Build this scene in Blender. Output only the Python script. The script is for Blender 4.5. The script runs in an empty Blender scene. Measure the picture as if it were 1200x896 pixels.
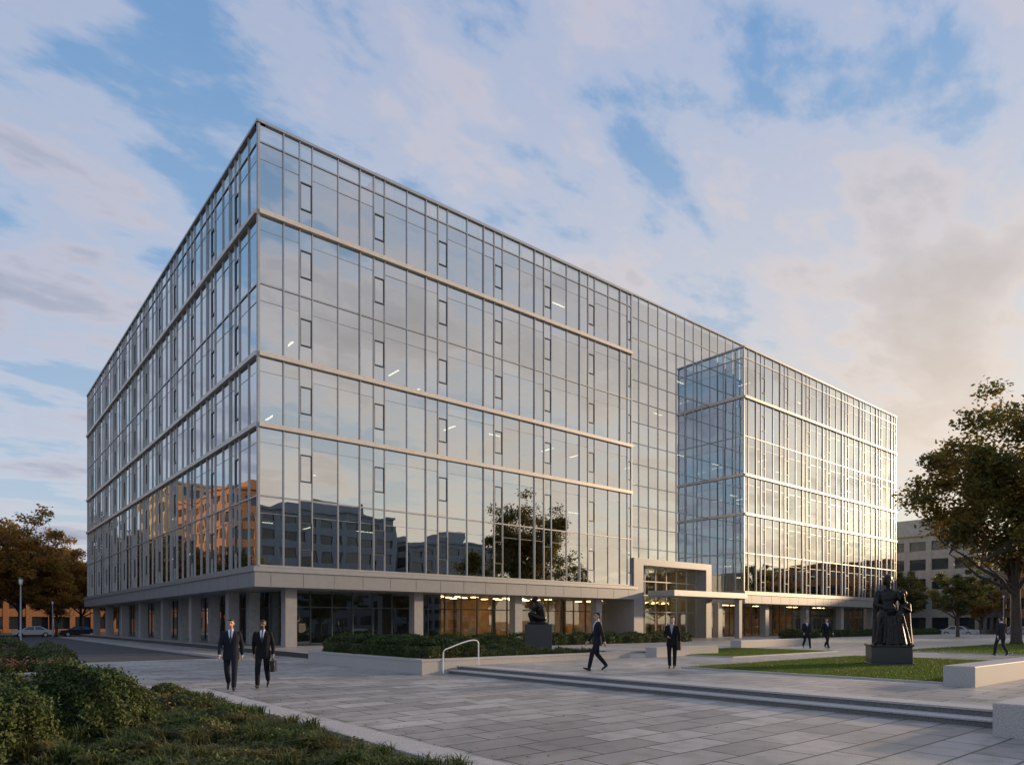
import bpy, math, random
import numpy as np
from mathutils import Vector, Matrix
from mathutils.bvhtree import BVHTree
random.seed(7); rng=np.random.default_rng(7)
scene=bpy.context.scene
COL=scene.collection

# ---------------------------------------------------------------- materials
def newmat(name):
    m=bpy.data.materials.new(name); m.use_nodes=True
    nt=m.node_tree; nt.nodes.clear()
    out=nt.nodes.new('ShaderNodeOutputMaterial')
    return m,nt,out
def N(nt,t,**kw):
    n=nt.nodes.new(t)
    for k,v in kw.items(): setattr(n,k,v)
    return n
def ramp(nt,stops,interp='LINEAR'):
    r=nt.nodes.new('ShaderNodeValToRGB'); r.color_ramp.interpolation=interp
    e=r.color_ramp.elements
    e[0].position=stops[0][0]; e[0].color=(*stops[0][1],1)
    e[1].position=stops[-1][0]; e[1].color=(*stops[-1][1],1)
    for p,c in stops[1:-1]:
        x=e.new(p); x.color=(*c,1)
    return r
def surf(name,c,rough=.6,metal=0.,var=.15,nscale=3.,bump=.0,bscale=60.,spec=.5):
    m,nt,out=newmat(name)
    b=N(nt,'ShaderNodeBsdfPrincipled'); b.inputs['Roughness'].default_value=rough; b.inputs['Metallic'].default_value=metal
    b.inputs['Specular IOR Level'].default_value=spec
    tc=N(nt,'ShaderNodeTexCoord')
    n=N(nt,'ShaderNodeTexNoise'); n.inputs['Scale'].default_value=nscale; n.inputs['Detail'].default_value=6
    nt.links.new(tc.outputs['Object'],n.inputs['Vector'])
    lo=tuple(max(0,x*(1-var)) for x in c); hi=tuple(min(1,x*(1+var)) for x in c)
    r=ramp(nt,[(.3,lo),(.7,hi)])
    nt.links.new(n.outputs['Fac'],r.inputs['Fac']); nt.links.new(r.outputs['Color'],b.inputs['Base Color'])
    if bump>0:
        n2=N(nt,'ShaderNodeTexNoise'); n2.inputs['Scale'].default_value=bscale; n2.inputs['Detail'].default_value=4
        nt.links.new(tc.outputs['Object'],n2.inputs['Vector'])
        bp=N(nt,'ShaderNodeBump'); bp.inputs['Strength'].default_value=bump; bp.inputs['Distance'].default_value=.01
        nt.links.new(n2.outputs['Fac'],bp.inputs['Height']); nt.links.new(bp.outputs['Normal'],b.inputs['Normal'])
    nt.links.new(b.outputs['BSDF'],out.inputs['Surface'])
    return m
def paver(name,c1,c2,bw,rh,mort=.018,rot=0,rough=.46):
    m,nt,out=newmat(name)
    b=N(nt,'ShaderNodeBsdfPrincipled')
    tc=N(nt,'ShaderNodeTexCoord'); mp=N(nt,'ShaderNodeMapping'); mp.inputs['Rotation'].default_value[2]=rot
    nt.links.new(tc.outputs['Object'],mp.inputs['Vector'])
    br=N(nt,'ShaderNodeTexBrick'); br.offset=.37; br.offset_frequency=2
    br.inputs['Scale'].default_value=1; br.inputs['Brick Width'].default_value=bw; br.inputs['Row Height'].default_value=rh
    br.inputs['Mortar Size'].default_value=mort; br.inputs['Mortar Smooth'].default_value=.2; br.inputs['Bias'].default_value=0
    br.inputs['Color1'].default_value=(*c1,1); br.inputs['Color2'].default_value=(*c2,1); br.inputs['Mortar'].default_value=(.06,.056,.05,1)
    nt.links.new(mp.outputs['Vector'],br.inputs['Vector'])
    n=N(nt,'ShaderNodeTexNoise'); n.inputs['Scale'].default_value=.35; n.inputs['Detail'].default_value=5
    n2=N(nt,'ShaderNodeTexNoise'); n2.inputs['Scale'].default_value=55; n2.inputs['Detail'].default_value=3
    n4=N(nt,'ShaderNodeTexNoise'); n4.inputs['Scale'].default_value=2.6; n4.inputs['Detail'].default_value=6
    for q in (n,n2,n4): nt.links.new(tc.outputs['Object'],q.inputs['Vector'])
    r1=ramp(nt,[(.3,(.72,.72,.73)),(.7,(1.15,1.14,1.12))]); nt.links.new(n.outputs['Fac'],r1.inputs['Fac'])
    r2=ramp(nt,[(.35,(.8,.8,.8)),(.65,(1.15,1.15,1.15))]); nt.links.new(n2.outputs['Fac'],r2.inputs['Fac'])
    r4=ramp(nt,[(.36,(.74,.73,.71)),(.52,(1,1,1))]); nt.links.new(n4.outputs['Fac'],r4.inputs['Fac'])
    col=br.outputs['Color']
    for r in (r1,r2,r4):
        mm=N(nt,'ShaderNodeMixRGB',blend_type='MULTIPLY'); mm.inputs[0].default_value=1
        nt.links.new(col,mm.inputs[1]); nt.links.new(r.outputs['Color'],mm.inputs[2]); col=mm.outputs[0]
    nt.links.new(col,b.inputs['Base Color'])
    rr=N(nt,'ShaderNodeMapRange'); rr.inputs['To Min'].default_value=rough-.15; rr.inputs['To Max'].default_value=rough+.18
    nt.links.new(n4.outputs['Fac'],rr.inputs['Value']); nt.links.new(rr.outputs['Result'],b.inputs['Roughness'])
    bp=N(nt,'ShaderNodeBump'); bp.inputs['Strength'].default_value=.6; bp.inputs['Distance'].default_value=.008; bp.invert=True
    nt.links.new(br.outputs['Fac'],bp.inputs['Height']); nt.links.new(bp.outputs['Normal'],b.inputs['Normal'])
    nt.links.new(b.outputs['BSDF'],out.inputs['Surface'])
    return m
def leafmat(name,cols,trans=.3,pscale=.25,patch=None):
    m,nt,out=newmat(name)
    g=N(nt,'ShaderNodeNewGeometry')
    st=[(i/(len(cols)-1),c) for i,c in enumerate(cols)]
    r=ramp(nt,st); nt.links.new(g.outputs['Random Per Island'],r.inputs['Fac'])
    tc=N(nt,'ShaderNodeTexCoord'); n=N(nt,'ShaderNodeTexNoise'); n.inputs['Scale'].default_value=pscale; n.inputs['Detail'].default_value=3
    nt.links.new(tc.outputs['Object'],n.inputs['Vector'])
    mx=N(nt,'ShaderNodeMixRGB'); nt.links.new(r.outputs['Color'],mx.inputs[1])
    mx.inputs[2].default_value=(*(patch or cols[-1]),1)
    r2=ramp(nt,[(.45,(0,0,0)),(.68,(.75,.75,.75))]); nt.links.new(n.outputs['Fac'],r2.inputs['Fac']); nt.links.new(r2.outputs['Color'],mx.inputs[0])
    d=N(nt,'ShaderNodeBsdfPrincipled'); d.inputs['Roughness'].default_value=.55; d.inputs['Specular IOR Level'].default_value=.3
    t=N(nt,'ShaderNodeBsdfTranslucent')
    nt.links.new(mx.outputs[0],d.inputs['Base Color']); nt.links.new(mx.outputs[0],t.inputs['Color'])
    ms=N(nt,'ShaderNodeMixShader'); ms.inputs[0].default_value=trans
    nt.links.new(d.outputs[0],ms.inputs[1]); nt.links.new(t.outputs[0],ms.inputs[2]); nt.links.new(ms.outputs[0],out.inputs['Surface'])
    return m
def glassmat(name,base=.6,gcol=(.84,.92,.96),tcol=(.42,.5,.5),rough=0.0,wave=.03):
    m,nt,out=newmat(name)
    lw=N(nt,'ShaderNodeLayerWeight'); lw.inputs['Blend'].default_value=.35
    mr=N(nt,'ShaderNodeMapRange'); mr.inputs['To Min'].default_value=base; mr.inputs['To Max'].default_value=1.0
    nt.links.new(lw.outputs['Fresnel'],mr.inputs['Value'])
    gl=N(nt,'ShaderNodeBsdfGlossy'); gl.inputs['Roughness'].default_value=rough
    g=N(nt,'ShaderNodeNewGeometry')
    r=ramp(nt,[(0,tuple(x*.91 for x in gcol)),(1,gcol)]); nt.links.new(g.outputs['Random Per Island'],r.inputs['Fac']); nt.links.new(r.outputs['Color'],gl.inputs['Color'])
    tr=N(nt,'ShaderNodeBsdfTransparent'); tr.inputs['Color'].default_value=(*tcol,1)
    if wave>0:
        tc=N(nt,'ShaderNodeTexCoord'); n=N(nt,'ShaderNodeTexNoise'); n.inputs['Scale'].default_value=.55; n.inputs['Detail'].default_value=1
        nt.links.new(tc.outputs['Object'],n.inputs['Vector'])
        bp=N(nt,'ShaderNodeBump'); bp.inputs['Strength'].default_value=wave; bp.inputs['Distance'].default_value=.1
        nt.links.new(n.outputs['Fac'],bp.inputs['Height']); nt.links.new(bp.outputs['Normal'],gl.inputs['Normal'])
    ms=N(nt,'ShaderNodeMixShader'); nt.links.new(mr.outputs['Result'],ms.inputs[0])
    nt.links.new(tr.outputs[0],ms.inputs[1]); nt.links.new(gl.outputs[0],ms.inputs[2]); nt.links.new(ms.outputs[0],out.inputs['Surface'])
    return m
def emis(name,c,s):
    m,nt,out=newmat(name); e=N(nt,'ShaderNodeEmission'); e.inputs[0].default_value=(*c,1); e.inputs[1].default_value=s
    nt.links.new(e.outputs[0],out.inputs['Surface']); return m

M={}
M['glass']=glassmat('curtain_wall_glass',.66,gcol=(.93,.97,.98),wave=.05)
M['glass_g']=glassmat('ground_floor_glass',.22,tcol=(.72,.75,.70),wave=.02)
M['alu']=surf('anodised_aluminium',(.46,.465,.465),.38,.6,.06)
M['dark']=surf('dark_frame_metal',(.10,.115,.12),.4,.4,.1)
M['band']=surf('light_metal_band',(.70,.64,.56),.45,.3,.06)
M['fascia']=surf('grey_metal_panel',(.33,.335,.34),.45,.35,.05)
M['soffit']=surf('soffit_panel',(.42,.41,.40),.6,0,.05)
M['col']=surf('column_cladding',(.36,.355,.35),.5,.15,.08)
M['ceil']=surf('interior_ceiling',(.5,.5,.48),.8)
M['ifloor']=surf('interior_floor',(.22,.21,.2),.5)
M['core']=surf('interior_wall',(.38,.35,.3),.8,var=.25,nscale=.3)
M['wood']=surf('wood_wall',(.46,.27,.12),.5,var=.35,nscale=1.2)
M['blind']=surf('window_blind',(.5,.53,.52),.8)
M['lit']=emis('ceiling_light',(1,.85,.62),5)
M['litw']=emis('lobby_light',(1,.66,.3),13)
M['paver']=paver('plaza_pavers',(.28,.265,.248),(.47,.45,.42),1.25,.6)
M['paver2']=paver('upper_pavers',(.35,.333,.31),(.48,.46,.43),1.2,.6,rot=math.pi/2)
M['granite']=surf('granite',(.45,.43,.405),.6,0,.25,40,.3,120)
M['granite_shade']=surf('granite_riser_shaded',(.17,.165,.16),.7,0,.3,30,.3,120)  # darker copy of granite: shade of the step risers put into the colour
M['granite_d']=surf('dark_granite',(.05,.05,.052),.35,0,.3,50)
M['asphalt']=surf('asphalt',(.055,.055,.058),.8,0,.25,2,.4,150)
M['grass']=surf('lawn_soil',(.08,.12,.025),.9,0,.4,6,.5,80)
M['earth']=surf('earth',(.05,.045,.028),.95,0,.4,8,.6,40)
M['mulch']=surf('mulch',(.045,.03,.02),.95,0,.5,20,.8,60)
M['bark']=surf('bark',(.09,.07,.055),.9,0,.35,12,.6,40)
M['bronze']=surf('dark_bronze',(.030,.028,.027),.40,.75,.4,14,.2,60)
M['paint']=surf('white_paint',(.75,.75,.73),.6)
M['steel']=surf('brushed_steel',(.62,.63,.64),.3,.9,.05)
M['rail']=surf('painted_rail',(.78,.78,.76),.35,0,.03)
M['stone']=surf('limestone',(.42,.39,.34),.8,0,.15,1.5)
M['brick']=surf('brick_wall',(.36,.17,.08),.85,0,.2,3)
M['tan']=surf('tan_stone',(.40,.30,.19),.85,0,.15,2)
M['conc']=surf('concrete',(.24,.26,.28),.8,0,.12,2)
M['winglass']=surf('window_glass',(.03,.04,.05),.08,0,.2,spec=1)
M['suit']=surf('navy_suit',(.014,.016,.027),.85,0,.2,30,spec=.25)
M['suit2']=surf('black_suit',(.012,.012,.015),.85,0,.2,30,spec=.25)
M['suit3']=surf('charcoal_suit',(.025,.026,.03),.85,0,.2,30,spec=.25)
M['shirt']=surf('shirt_cloth',(.72,.74,.78),.8,0,.04)
M['tie']=surf('tie_cloth',(.03,.035,.09),.5)
M['skin']=surf('skin',(.50,.30,.21),.5,0,.06)
M['skin2']=surf('skin_dark',(.13,.07,.045),.5,0,.06)
M['hair']=surf('hair',(.025,.016,.01),.6)
M['shoe']=surf('shoe_leather',(.012,.011,.01),.3)
M['leather']=surf('leather',(.015,.012,.01),.4)
M['leafR']=leafmat('tree_leaves',[(.07,.09,.022),(.11,.12,.028),(.17,.145,.035),(.27,.18,.045)],.5,.35,(.28,.17,.04))
M['leafO']=leafmat('autumn_leaves',[(.17,.14,.04),(.32,.18,.04),(.48,.22,.045),(.55,.32,.08)],.5,.25,(.22,.18,.045))
M['leafG']=leafmat('green_leaves',[(.07,.095,.03),(.11,.14,.04),(.17,.165,.045)],.45,.2,(.30,.19,.05))
M['leafS']=leafmat('boxwood_leaves',[(.020,.042,.011),(.042,.075,.019),(.08,.12,.03)],.25,1.4,(.11,.13,.035))
M['leafC']=leafmat('groundcover_leaves',[(.045,.075,.018),(.08,.115,.03),(.13,.155,.05)],.3,1.0,(.17,.14,.05))
M['blade']=leafmat('grass_blades',[(.08,.14,.02),(.12,.20,.03),(.17,.24,.045)],.3,.6,(.17,.19,.045))
M['flower']=leafmat('flower_petals',[(.40,.10,.07),(.5,.2,.13),(.5,.28,.2)],.3)
M['carw']=surf('car_paint_white',(.6,.6,.6),.25,0,.02)
M['carb']=surf('car_paint_dark',(.03,.035,.045),.2,.3,.02)
M['carr']=surf('car_paint_silver',(.35,.36,.38),.25,.6,.02)
M['tyre']=surf('tyre_rubber',(.02,.02,.02),.85)
M['redl']=surf('tail_lamp',(.4,.02,.02),.3)
M['eye']=surf('dark_eye',(.02,.015,.012),.3)
M['blouse']=surf('blouse',(.35,.33,.33),.8)

# ---------------------------------------------------------------- mesh builder
class MB:
    def __init__(s): s.v=[]; s.f=[]; s.m=[]; s.mats=[]
    def mi(s,k):
        if k not in s.mats: s.mats.append(k)
        return s.mats.index(k)
    def poly(s,pts,k):
        b=len(s.v); s.v+=[tuple(p) for p in pts]; s.f.append(tuple(range(b,b+len(pts)))); s.m.append(s.mi(k))
    def box(s,x0,x1,y0,y1,z0,z1,k):
        s.hexa([(x0,y0,z0),(x1,y0,z0),(x1,y1,z0),(x0,y1,z0),(x0,y0,z1),(x1,y0,z1),(x1,y1,z1),(x0,y1,z1)],k)
    def hexa(s,p,k):
        b=len(s.v); s.v+=[tuple(q) for q in p]; i=s.mi(k)
        for f in ((0,3,2,1),(4,5,6,7),(0,1,5,4),(1,2,6,5),(2,3,7,6),(3,0,4,7)):
            s.f.append(tuple(b+j for j in f)); s.m.append(i)
    def tube(s,pts,rs,k,n=8,cap=True):
        b=len(s.v); i=s.mi(k); pts=[Vector(p) for p in pts]
        for j,p in enumerate(pts):
            d=(pts[min(j+1,len(pts)-1)]-pts[max(j-1,0)]).normalized()
            up=Vector((0,0,1)) if abs(d.z)<.9 else Vector((1,0,0))
            a=d.cross(up).normalized(); c=d.cross(a)
            for t in range(n):
                w=2*math.pi*t/n; s.v.append(tuple(p+(a*math.cos(w)+c*math.sin(w))*rs[j]))
        for j in range(len(pts)-1):
            for t in range(n):
                s.f.append((b+j*n+t,b+j*n+(t+1)%n,b+(j+1)*n+(t+1)%n,b+(j+1)*n+t)); s.m.append(i)
        if cap:
            s.f.append(tuple(b+t for t in range(n))[::-1]); s.m.append(i)
            s.f.append(tuple(b+(len(pts)-1)*n+t for t in range(n))); s.m.append(i)
    def obj(s,name,parent=None,smooth=False,loc=None,bevel=0):
        me=bpy.data.meshes.new(name); me.from_pydata(s.v,[],s.f)
        for k in s.mats: me.materials.append(M[k])
        me.polygons.foreach_set('material_index',s.m)
        if smooth: me.polygons.foreach_set('use_smooth',[True]*len(s.f))
        me.update()
        o=bpy.data.objects.new(name,me); COL.objects.link(o)
        if loc: o.location=loc
        if parent: o.parent=parent
        if bevel:
            b=o.modifiers.new('bevel','BEVEL'); b.width=bevel; b.segments=2; b.limit_method='ANGLE'
        return o
def empty(name,loc=(0,0,0)):
    e=bpy.data.objects.new(name,None); e.location=loc; e.empty_display_size=.5; COL.objects.link(e); return e
def quadmesh(name,Q,k,parent=None,loc=None,mesh_only=False):
    n,m=Q.shape[:2]
    me=bpy.data.meshes.new(name); me.vertices.add(n*m); me.vertices.foreach_set('co',Q.reshape(-1).astype(np.float32))
    me.loops.add(n*m); me.loops.foreach_set('vertex_index',np.arange(n*m,dtype=np.int32))
    me.polygons.add(n); me.polygons.foreach_set('loop_start',np.arange(0,n*m,m,dtype=np.int32))
    me.materials.append(M[k]); me.update(calc_edges=True)
    if mesh_only: return me
    o=bpy.data.objects.new(name,me); COL.objects.link(o)
    if parent: o.parent=parent
    if loc: o.location=loc
    return o
def unit(v): return v/np.maximum(np.linalg.norm(v,axis=-1,keepdims=True),1e-9)
def leaves(C,size,flat=0.,asp=.5,nrm=None,jit=.6):
    n=len(C)
    u=unit(rng.normal(size=(n,3))*np.array([1,1,1-flat])); w=rng.normal(size=(n,3))
    if nrm is not None:
        nn=unit(nrm+rng.normal(size=(n,3))*jit); u=unit(u-nn*np.sum(u*nn,1,keepdims=True)); v=np.cross(nn,u)
    else: v=unit(np.cross(u,w))
    s=(size*rng.uniform(.6,1.3,n))[:,None]
    return np.stack([C-u*s,C+v*s*asp,C+u*s,C-v*s*asp],1)

# ---------------------------------------------------------------- world
CAMP=(-14.06,-40.27,1.69)
SUN=Vector((1,-.28,0)).normalized(); EL=math.radians(10)
SUNV=Vector((SUN.x*math.cos(EL),SUN.y*math.cos(EL),math.sin(EL)))
w=bpy.data.worlds.new('World'); scene.world=w; w.use_nodes=True; nt=w.node_tree; nt.nodes.clear()
out=N(nt,'ShaderNodeOutputWorld'); bg=N(nt,'ShaderNodeBackground'); bg.inputs['Strength'].default_value=.15
sky=N(nt,'ShaderNodeTexSky'); sky.sky_type='NISHITA'; sky.sun_disc=False; sky.sun_elevation=EL
sky.sun_rotation=math.atan2(SUN.x,SUN.y); sky.air_density=1; sky.dust_density=1.2; sky.ozone_density=2
L=nt.links.new
tc=N(nt,'ShaderNodeTexCoord'); sep=N(nt,'ShaderNodeSeparateXYZ'); L(tc.outputs['Generated'],sep.inputs[0])
def math_(op,a,b=None,clamp=False):
    n=N(nt,'ShaderNodeMath',operation=op); n.use_clamp=clamp
    for i,x in enumerate((a,b)):
        if x is None: continue
        if isinstance(x,(int,float)): n.inputs[i].default_value=x
        else: L(x,n.inputs[i])
    return n.outputs[0]
S=1/.14
zc=math_('MAXIMUM',sep.outputs[2],0.0); zd=math_('ADD',zc,.13)
cx=math_('DIVIDE',sep.outputs[0],zd); cy=math_('DIVIDE',sep.outputs[1],zd)
cmb=N(nt,'ShaderNodeCombineXYZ'); L(cx,cmb.inputs[0]); L(cy,cmb.inputs[1])
mp=N(nt,'ShaderNodeMapping'); mp.inputs['Rotation'].default_value[2]=math.radians(-25); mp.inputs['Scale'].default_value=(.8,1.35,1); mp.inputs['Location'].default_value=(6.3,2.9,0)
L(cmb.outputs[0],mp.inputs[0])
def noise(s,d,r,dist=0):
    n=N(nt,'ShaderNodeTexNoise'); n.inputs['Scale'].default_value=s; n.inputs['Detail'].default_value=d; n.inputs['Roughness'].default_value=r; n.inputs['Distortion'].default_value=dist
    L(mp.outputs[0],n.inputs[0]); return n.outputs[0]
a=noise(2.1,9,.56,.15); b=noise(.8,3,.5); c=noise(5.2,7,.58,.1)
dens=math_('ADD',math_('ADD',math_('MULTIPLY',a,.48),math_('MULTIPLY',b,.34)),math_('MULTIPLY',c,.20))
cov=ramp(nt,[(.445,(0,0,0)),(.50,(.40,.40,.40)),(.555,(.86,.86,.86)),(.64,(1,1,1))],'EASE'); L(dens,cov.inputs[0])
shade=ramp(nt,[(.45,(.93,.81,.79)),(.51,(.70,.64,.68)),(.57,(.45,.46,.55)),(.64,(.33,.37,.47))]); L(dens,shade.inputs[0])
dotn=N(nt,'ShaderNodeVectorMath',operation='DOT_PRODUCT'); L(tc.outputs['Generated'],dotn.inputs[0]); dotn.inputs[1].default_value=tuple(SUNV)
warm=N(nt,'ShaderNodeMapRange'); warm.inputs['From Min'].default_value=-.15; warm.inputs['From Max'].default_value=.9; L(dotn.outputs['Value'],warm.inputs[0])
low=N(nt,'ShaderNodeMapRange'); low.inputs['From Min'].default_value=.62; low.inputs['From Max'].default_value=.05; L(zc,low.inputs[0])
wf=math_('MULTIPLY',warm.outputs[0],low.outputs[0],True)
cool=N(nt,'ShaderNodeMapRange'); cool.inputs['From Min'].default_value=.4; cool.inputs['From Max'].default_value=-.8; L(dotn.outputs['Value'],cool.inputs[0])
coolm=N(nt,'ShaderNodeMixRGB',blend_type='MULTIPLY'); L(math_('MULTIPLY',cool.outputs[0],.65,True),coolm.inputs[0]); L(shade.outputs[0],coolm.inputs[1]); coolm.inputs[2].default_value=(.66,.73,.84,1)
mixw=N(nt,'ShaderNodeMixRGB'); L(math_('MULTIPLY',wf,.82),mixw.inputs[0]); L(coolm.outputs[0],mixw.inputs[1]); mixw.inputs[2].default_value=(1.05,.82,.55,1)
clr=ramp(nt,[(.0,(.64,.63,.62)),(.16,(.47,.58,.72)),(.45,(.25,.44,.71)),(.85,(.14,.30,.61))]); L(zc,clr.inputs[0])
clw=N(nt,'ShaderNodeMixRGB'); L(math_('MULTIPLY',wf,.8),clw.inputs[0]); L(clr.outputs[0],clw.inputs[1]); clw.inputs[2].default_value=(.96,.79,.56,1)
def scale(col):
    m=N(nt,'ShaderNodeMixRGB',blend_type='MULTIPLY'); m.inputs[0].default_value=1; L(col,m.inputs[1]); m.inputs[2].default_value=(S,S,S,1); return m.outputs[0]
mixs=N(nt,'ShaderNodeMixRGB'); mixs.inputs[0].default_value=.75; L(sky.outputs[0],mixs.inputs[1]); L(scale(clw.outputs[0]),mixs.inputs[2])
mixc=N(nt,'ShaderNodeMixRGB'); L(cov.outputs[0],mixc.inputs[0]); L(mixs.outputs[0],mixc.inputs[1]); L(scale(mixw.outputs[0]),mixc.inputs[2])
L(mixc.outputs[0],bg.inputs[0]); L(bg.outputs[0],out.inputs[0])
sl=bpy.data.lights.new('sun','SUN'); sl.energy=4.0; sl.angle=math.radians(1.5); sl.color=(1,.70,.42)
so=bpy.data.objects.new('sun',sl); COL.objects.link(so); so.rotation_euler=SUNV.to_track_quat('Z','Y').to_euler(); so.location=(60,-30,60)

# ---------------------------------------------------------------- camera
cd=bpy.data.cameras.new('camera'); cam=bpy.data.objects.new('camera',cd); COL.objects.link(cam); scene.camera=cam
cam.location=CAMP; cam.rotation_euler=(math.radians(90),0,math.radians(-39.57)); cd.sensor_width=36; cd.lens=24.06; cd.shift_y=.235
cd.clip_end=6000; cd.clip_start=.1
scene.view_settings.view_transform='Standard'; scene.view_settings.look='None'; scene.view_settings.exposure=0

# ---------------------------------------------------------------- ground
UP=.24
b=MB(); b.poly([(-2500,-2500,-.14),(2500,-2500,-.14),(2500,2500,-.14),(-2500,2500,-.14)],'earth'); b.obj('ground')
b=MB(); b.box(-60,-9.9,-60,-6,-.3,0,'paver'); b.box(-9.9,-.6,-60,-6,-.3,0,'paver'); b.box(-3.0,-.6,-6,62,-.3,0,'paver'); b.obj('plaza_paving')
b=MB()
b.box(.05,92,-60,66,-.3,UP,'paver2'); b.box(-.6,.05,-21.1,66,-.3,UP,'paver2'); b.box(-.6,.05,-60,-36.9,-.3,UP,'paver2'); b.obj('upper_plaza_paving')
b=MB()
b.poly([(-9.7,-6,-.116),(-3.2,-6,-.116),(-3.2,62,-.116),(-9.7,62,-.116)],'asphalt')
b.poly([(-120,62,-.116),(92,62,-.116),(92,72,-.116),(-120,72,-.116)],'asphalt')
b.poly([(95,-200,-.116),(108,-200,-.116),(108,200,-.116),(95,200,-.116)],'asphalt')
for i in range(40): b.box(101.4,101.55,-100+i*5,-97.5+i*5,-.115,-.110,'paint')
for i in range(25): b.box(-100+i*6,-97+i*6,66.9,67.05,-.115,-.110,'paint')
b.obj('road')
b=MB()
b.box(-9.9,-9.7,-6,62,-.2,.03,'granite'); b.box(-3.2,-3.0,-6,62,-.2,.006,'granite'); b.box(-9.6,-3.2,-6.2,-6,-.2,.006,'granite')
b.obj('kerb')
# steps : riser body with shade painted into its granite, light tread slab overhanging by 3 cm
b=MB()
b.box(-1.0,-.52,-36.88,-21.12,-.1,.085,'granite_shade'); b.box(-.52,.049,-36.88,-21.12,-.1,UP-.035,'granite_shade')
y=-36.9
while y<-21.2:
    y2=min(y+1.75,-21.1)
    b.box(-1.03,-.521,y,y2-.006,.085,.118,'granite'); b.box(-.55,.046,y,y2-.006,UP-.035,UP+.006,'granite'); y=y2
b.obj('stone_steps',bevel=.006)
b=MB(); b.box(-1.95,3.0,-38.6,-36.94,-.1,.50,'granite'); b.obj('granite_block',bevel=.02)
b=MB(); b.box(3.9,12.5,-35.0,-34.35,UP-.05,UP+.47,'granite'); b.obj('granite_bench',bevel=.02)
b=MB(); b.box(22,30,-17.8,-17.1,UP-.05,UP+.45,'granite'); b.obj('granite_bench',bevel=.02)
b=MB(); b.box(9.4,14,-21.6,-21.0,UP-.05,UP+.42,'granite'); b.obj('granite_bench',bevel=.02)
def planter(name,x0,x1,y0,y1,zb,zt,t=.35,soil='mulch'):
    e=empty(name,(x0,y0,0))
    b=MB(); X=x1-x0; Y=y1-y0; cp=.07
    for q in ((0.02,X-.02,.02,t),(0.02,X-.02,Y-t,Y-.02),(.02,t,t,Y-t),(X-t,X-.02,t,Y-t)):
        b.box(*q,zb,zt-cp,'granite')
    for ax,q in (('x',(0,X,0,t)),('x',(0,X,Y-t,Y)),('y',(0,t,t,Y-t)),('y',(X-t,X,t,Y-t))):   # coping stones with joints
        p=q[0] if ax=='x' else q[2]; end=q[1] if ax=='x' else q[3]
        while p<end-.05:
            p2=min(p+1.6,end)
            if ax=='x': b.box(p,p2-.008,q[2],q[3],zt-cp+.002,zt,'granite')
            else: b.box(q[0],q[1],p,p2-.008,zt-cp+.002,zt,'granite')
            p=p2
    b.obj('wall',e)
    b=MB(); b.box(t-.01,X-t+.01,t-.01,Y-t+.01,zb,zt-.09,soil); b.obj('soil',e)
    return e
planter('stone_planter',-2.05,8.3,-21.1,-11.9,-.1,.50)
planter('stone_planter',-45,-9.9,-14.6,-1,-.1,.16,.4)
b=MB()
y=-60
while y<-23: b.box(-9.72,-9.2,y,min(y+1.5,-22.8)-.008,-.1,.12,'granite'); y+=1.5
x=-9.72
while x>-45: b.box(x-1.5,x-.008,-23.25,-22.8,-.1,.12,'granite'); x-=1.5
b.obj('granite_kerb',bevel=.012)
b=MB(); b.box(-45,-9.72,-60,-23.25,-.1,.06,'mulch'); b.obj('planting_bed')
def lawn(x0,x1,y0,y1,n):
    b=MB(); b.box(x0,x1,y0,y1,UP-.05,UP+.02,'grass')
    for q in ((x0-.12,x1+.12,y0-.12,y0),(x0-.12,x1+.12,y1,y1+.12),(x0-.12,x0,y0,y1),(x1,x1+.12,y0,y1)): b.box(*q,UP-.05,UP+.045,'granite')
    e=b.obj('lawn')
    c=np.stack([rng.uniform(x0,x1,n),rng.uniform(y0,y1,n),np.full(n,UP+.02)],1)
    a=rng.uniform(0,6.28,n); d=np.stack([np.cos(a),np.sin(a),0*a],1)*.014
    h=rng.uniform(.03,.075,n)[:,None]; tip=c+np.concatenate([rng.normal(0,.02,(n,2)),h],1)
    o=quadmesh('grass_blades',np.stack([c-d,c+d,tip],1),'blade'); o.parent=e
lawn(4.4,16.4,-34.2,-26.8,70000); lawn(11.7,21,-23.8,-18.1,35000); lawn(23.5,45,-38,-25.3,40000)

# ---------------------------------------------------------------- main building
LV=[5.03+4.14*k for k in range(7)]; TOP=31.02
bld=empty('office_building',(0,0,0))
class Fac:
    def __init__(s,o,d,n): s.o=Vector((*o,0)); s.d=Vector((*d,0)); s.n=Vector((*n,0))
    def P(s,a,o,z): return s.o+s.d*a+s.n*o+Vector((0,0,z))
    def box(s,mb,a0,a1,o0,o1,z0,z1,k):
        P=s.P; mb.hexa([P(a0,o0,z0),P(a1,o0,z0),P(a1,o1,z0),P(a0,o1,z0),P(a0,o0,z1),P(a1,o0,z1),P(a1,o1,z1),P(a0,o1,z1)],k)
    def pane(s,mb,a0,a1,z0,z1,k,o=0.,tilt=.0032):
        tx=random.gauss(0,tilt)*(a1-a0)/2; tz=random.gauss(0,tilt)*(z1-z0)/2
        mb.poly([s.P(a0,o-tx-tz,z0),s.P(a1,o+tx-tz,z0),s.P(a1,o+tx+tz,z1),s.P(a0,o-tx+tz,z1)],k)
def bays(L,start=-1.73):
    W=[1.7,1.5,1.0,.8]; p=start; i=0; pts=[]
    while p<L:
        q=p+W[i%4]
        a,b_=max(p,0),min(q,L)
        if b_-a>.25: pts.append((a,b_,i%4))
        p=q; i+=1
    if pts and L-pts[-1][1]>0.01: pts[-1]=(pts[-1][0],L,pts[-1][2])
    return pts
glass=MB(); fr=MB(); inter=MB()
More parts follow.
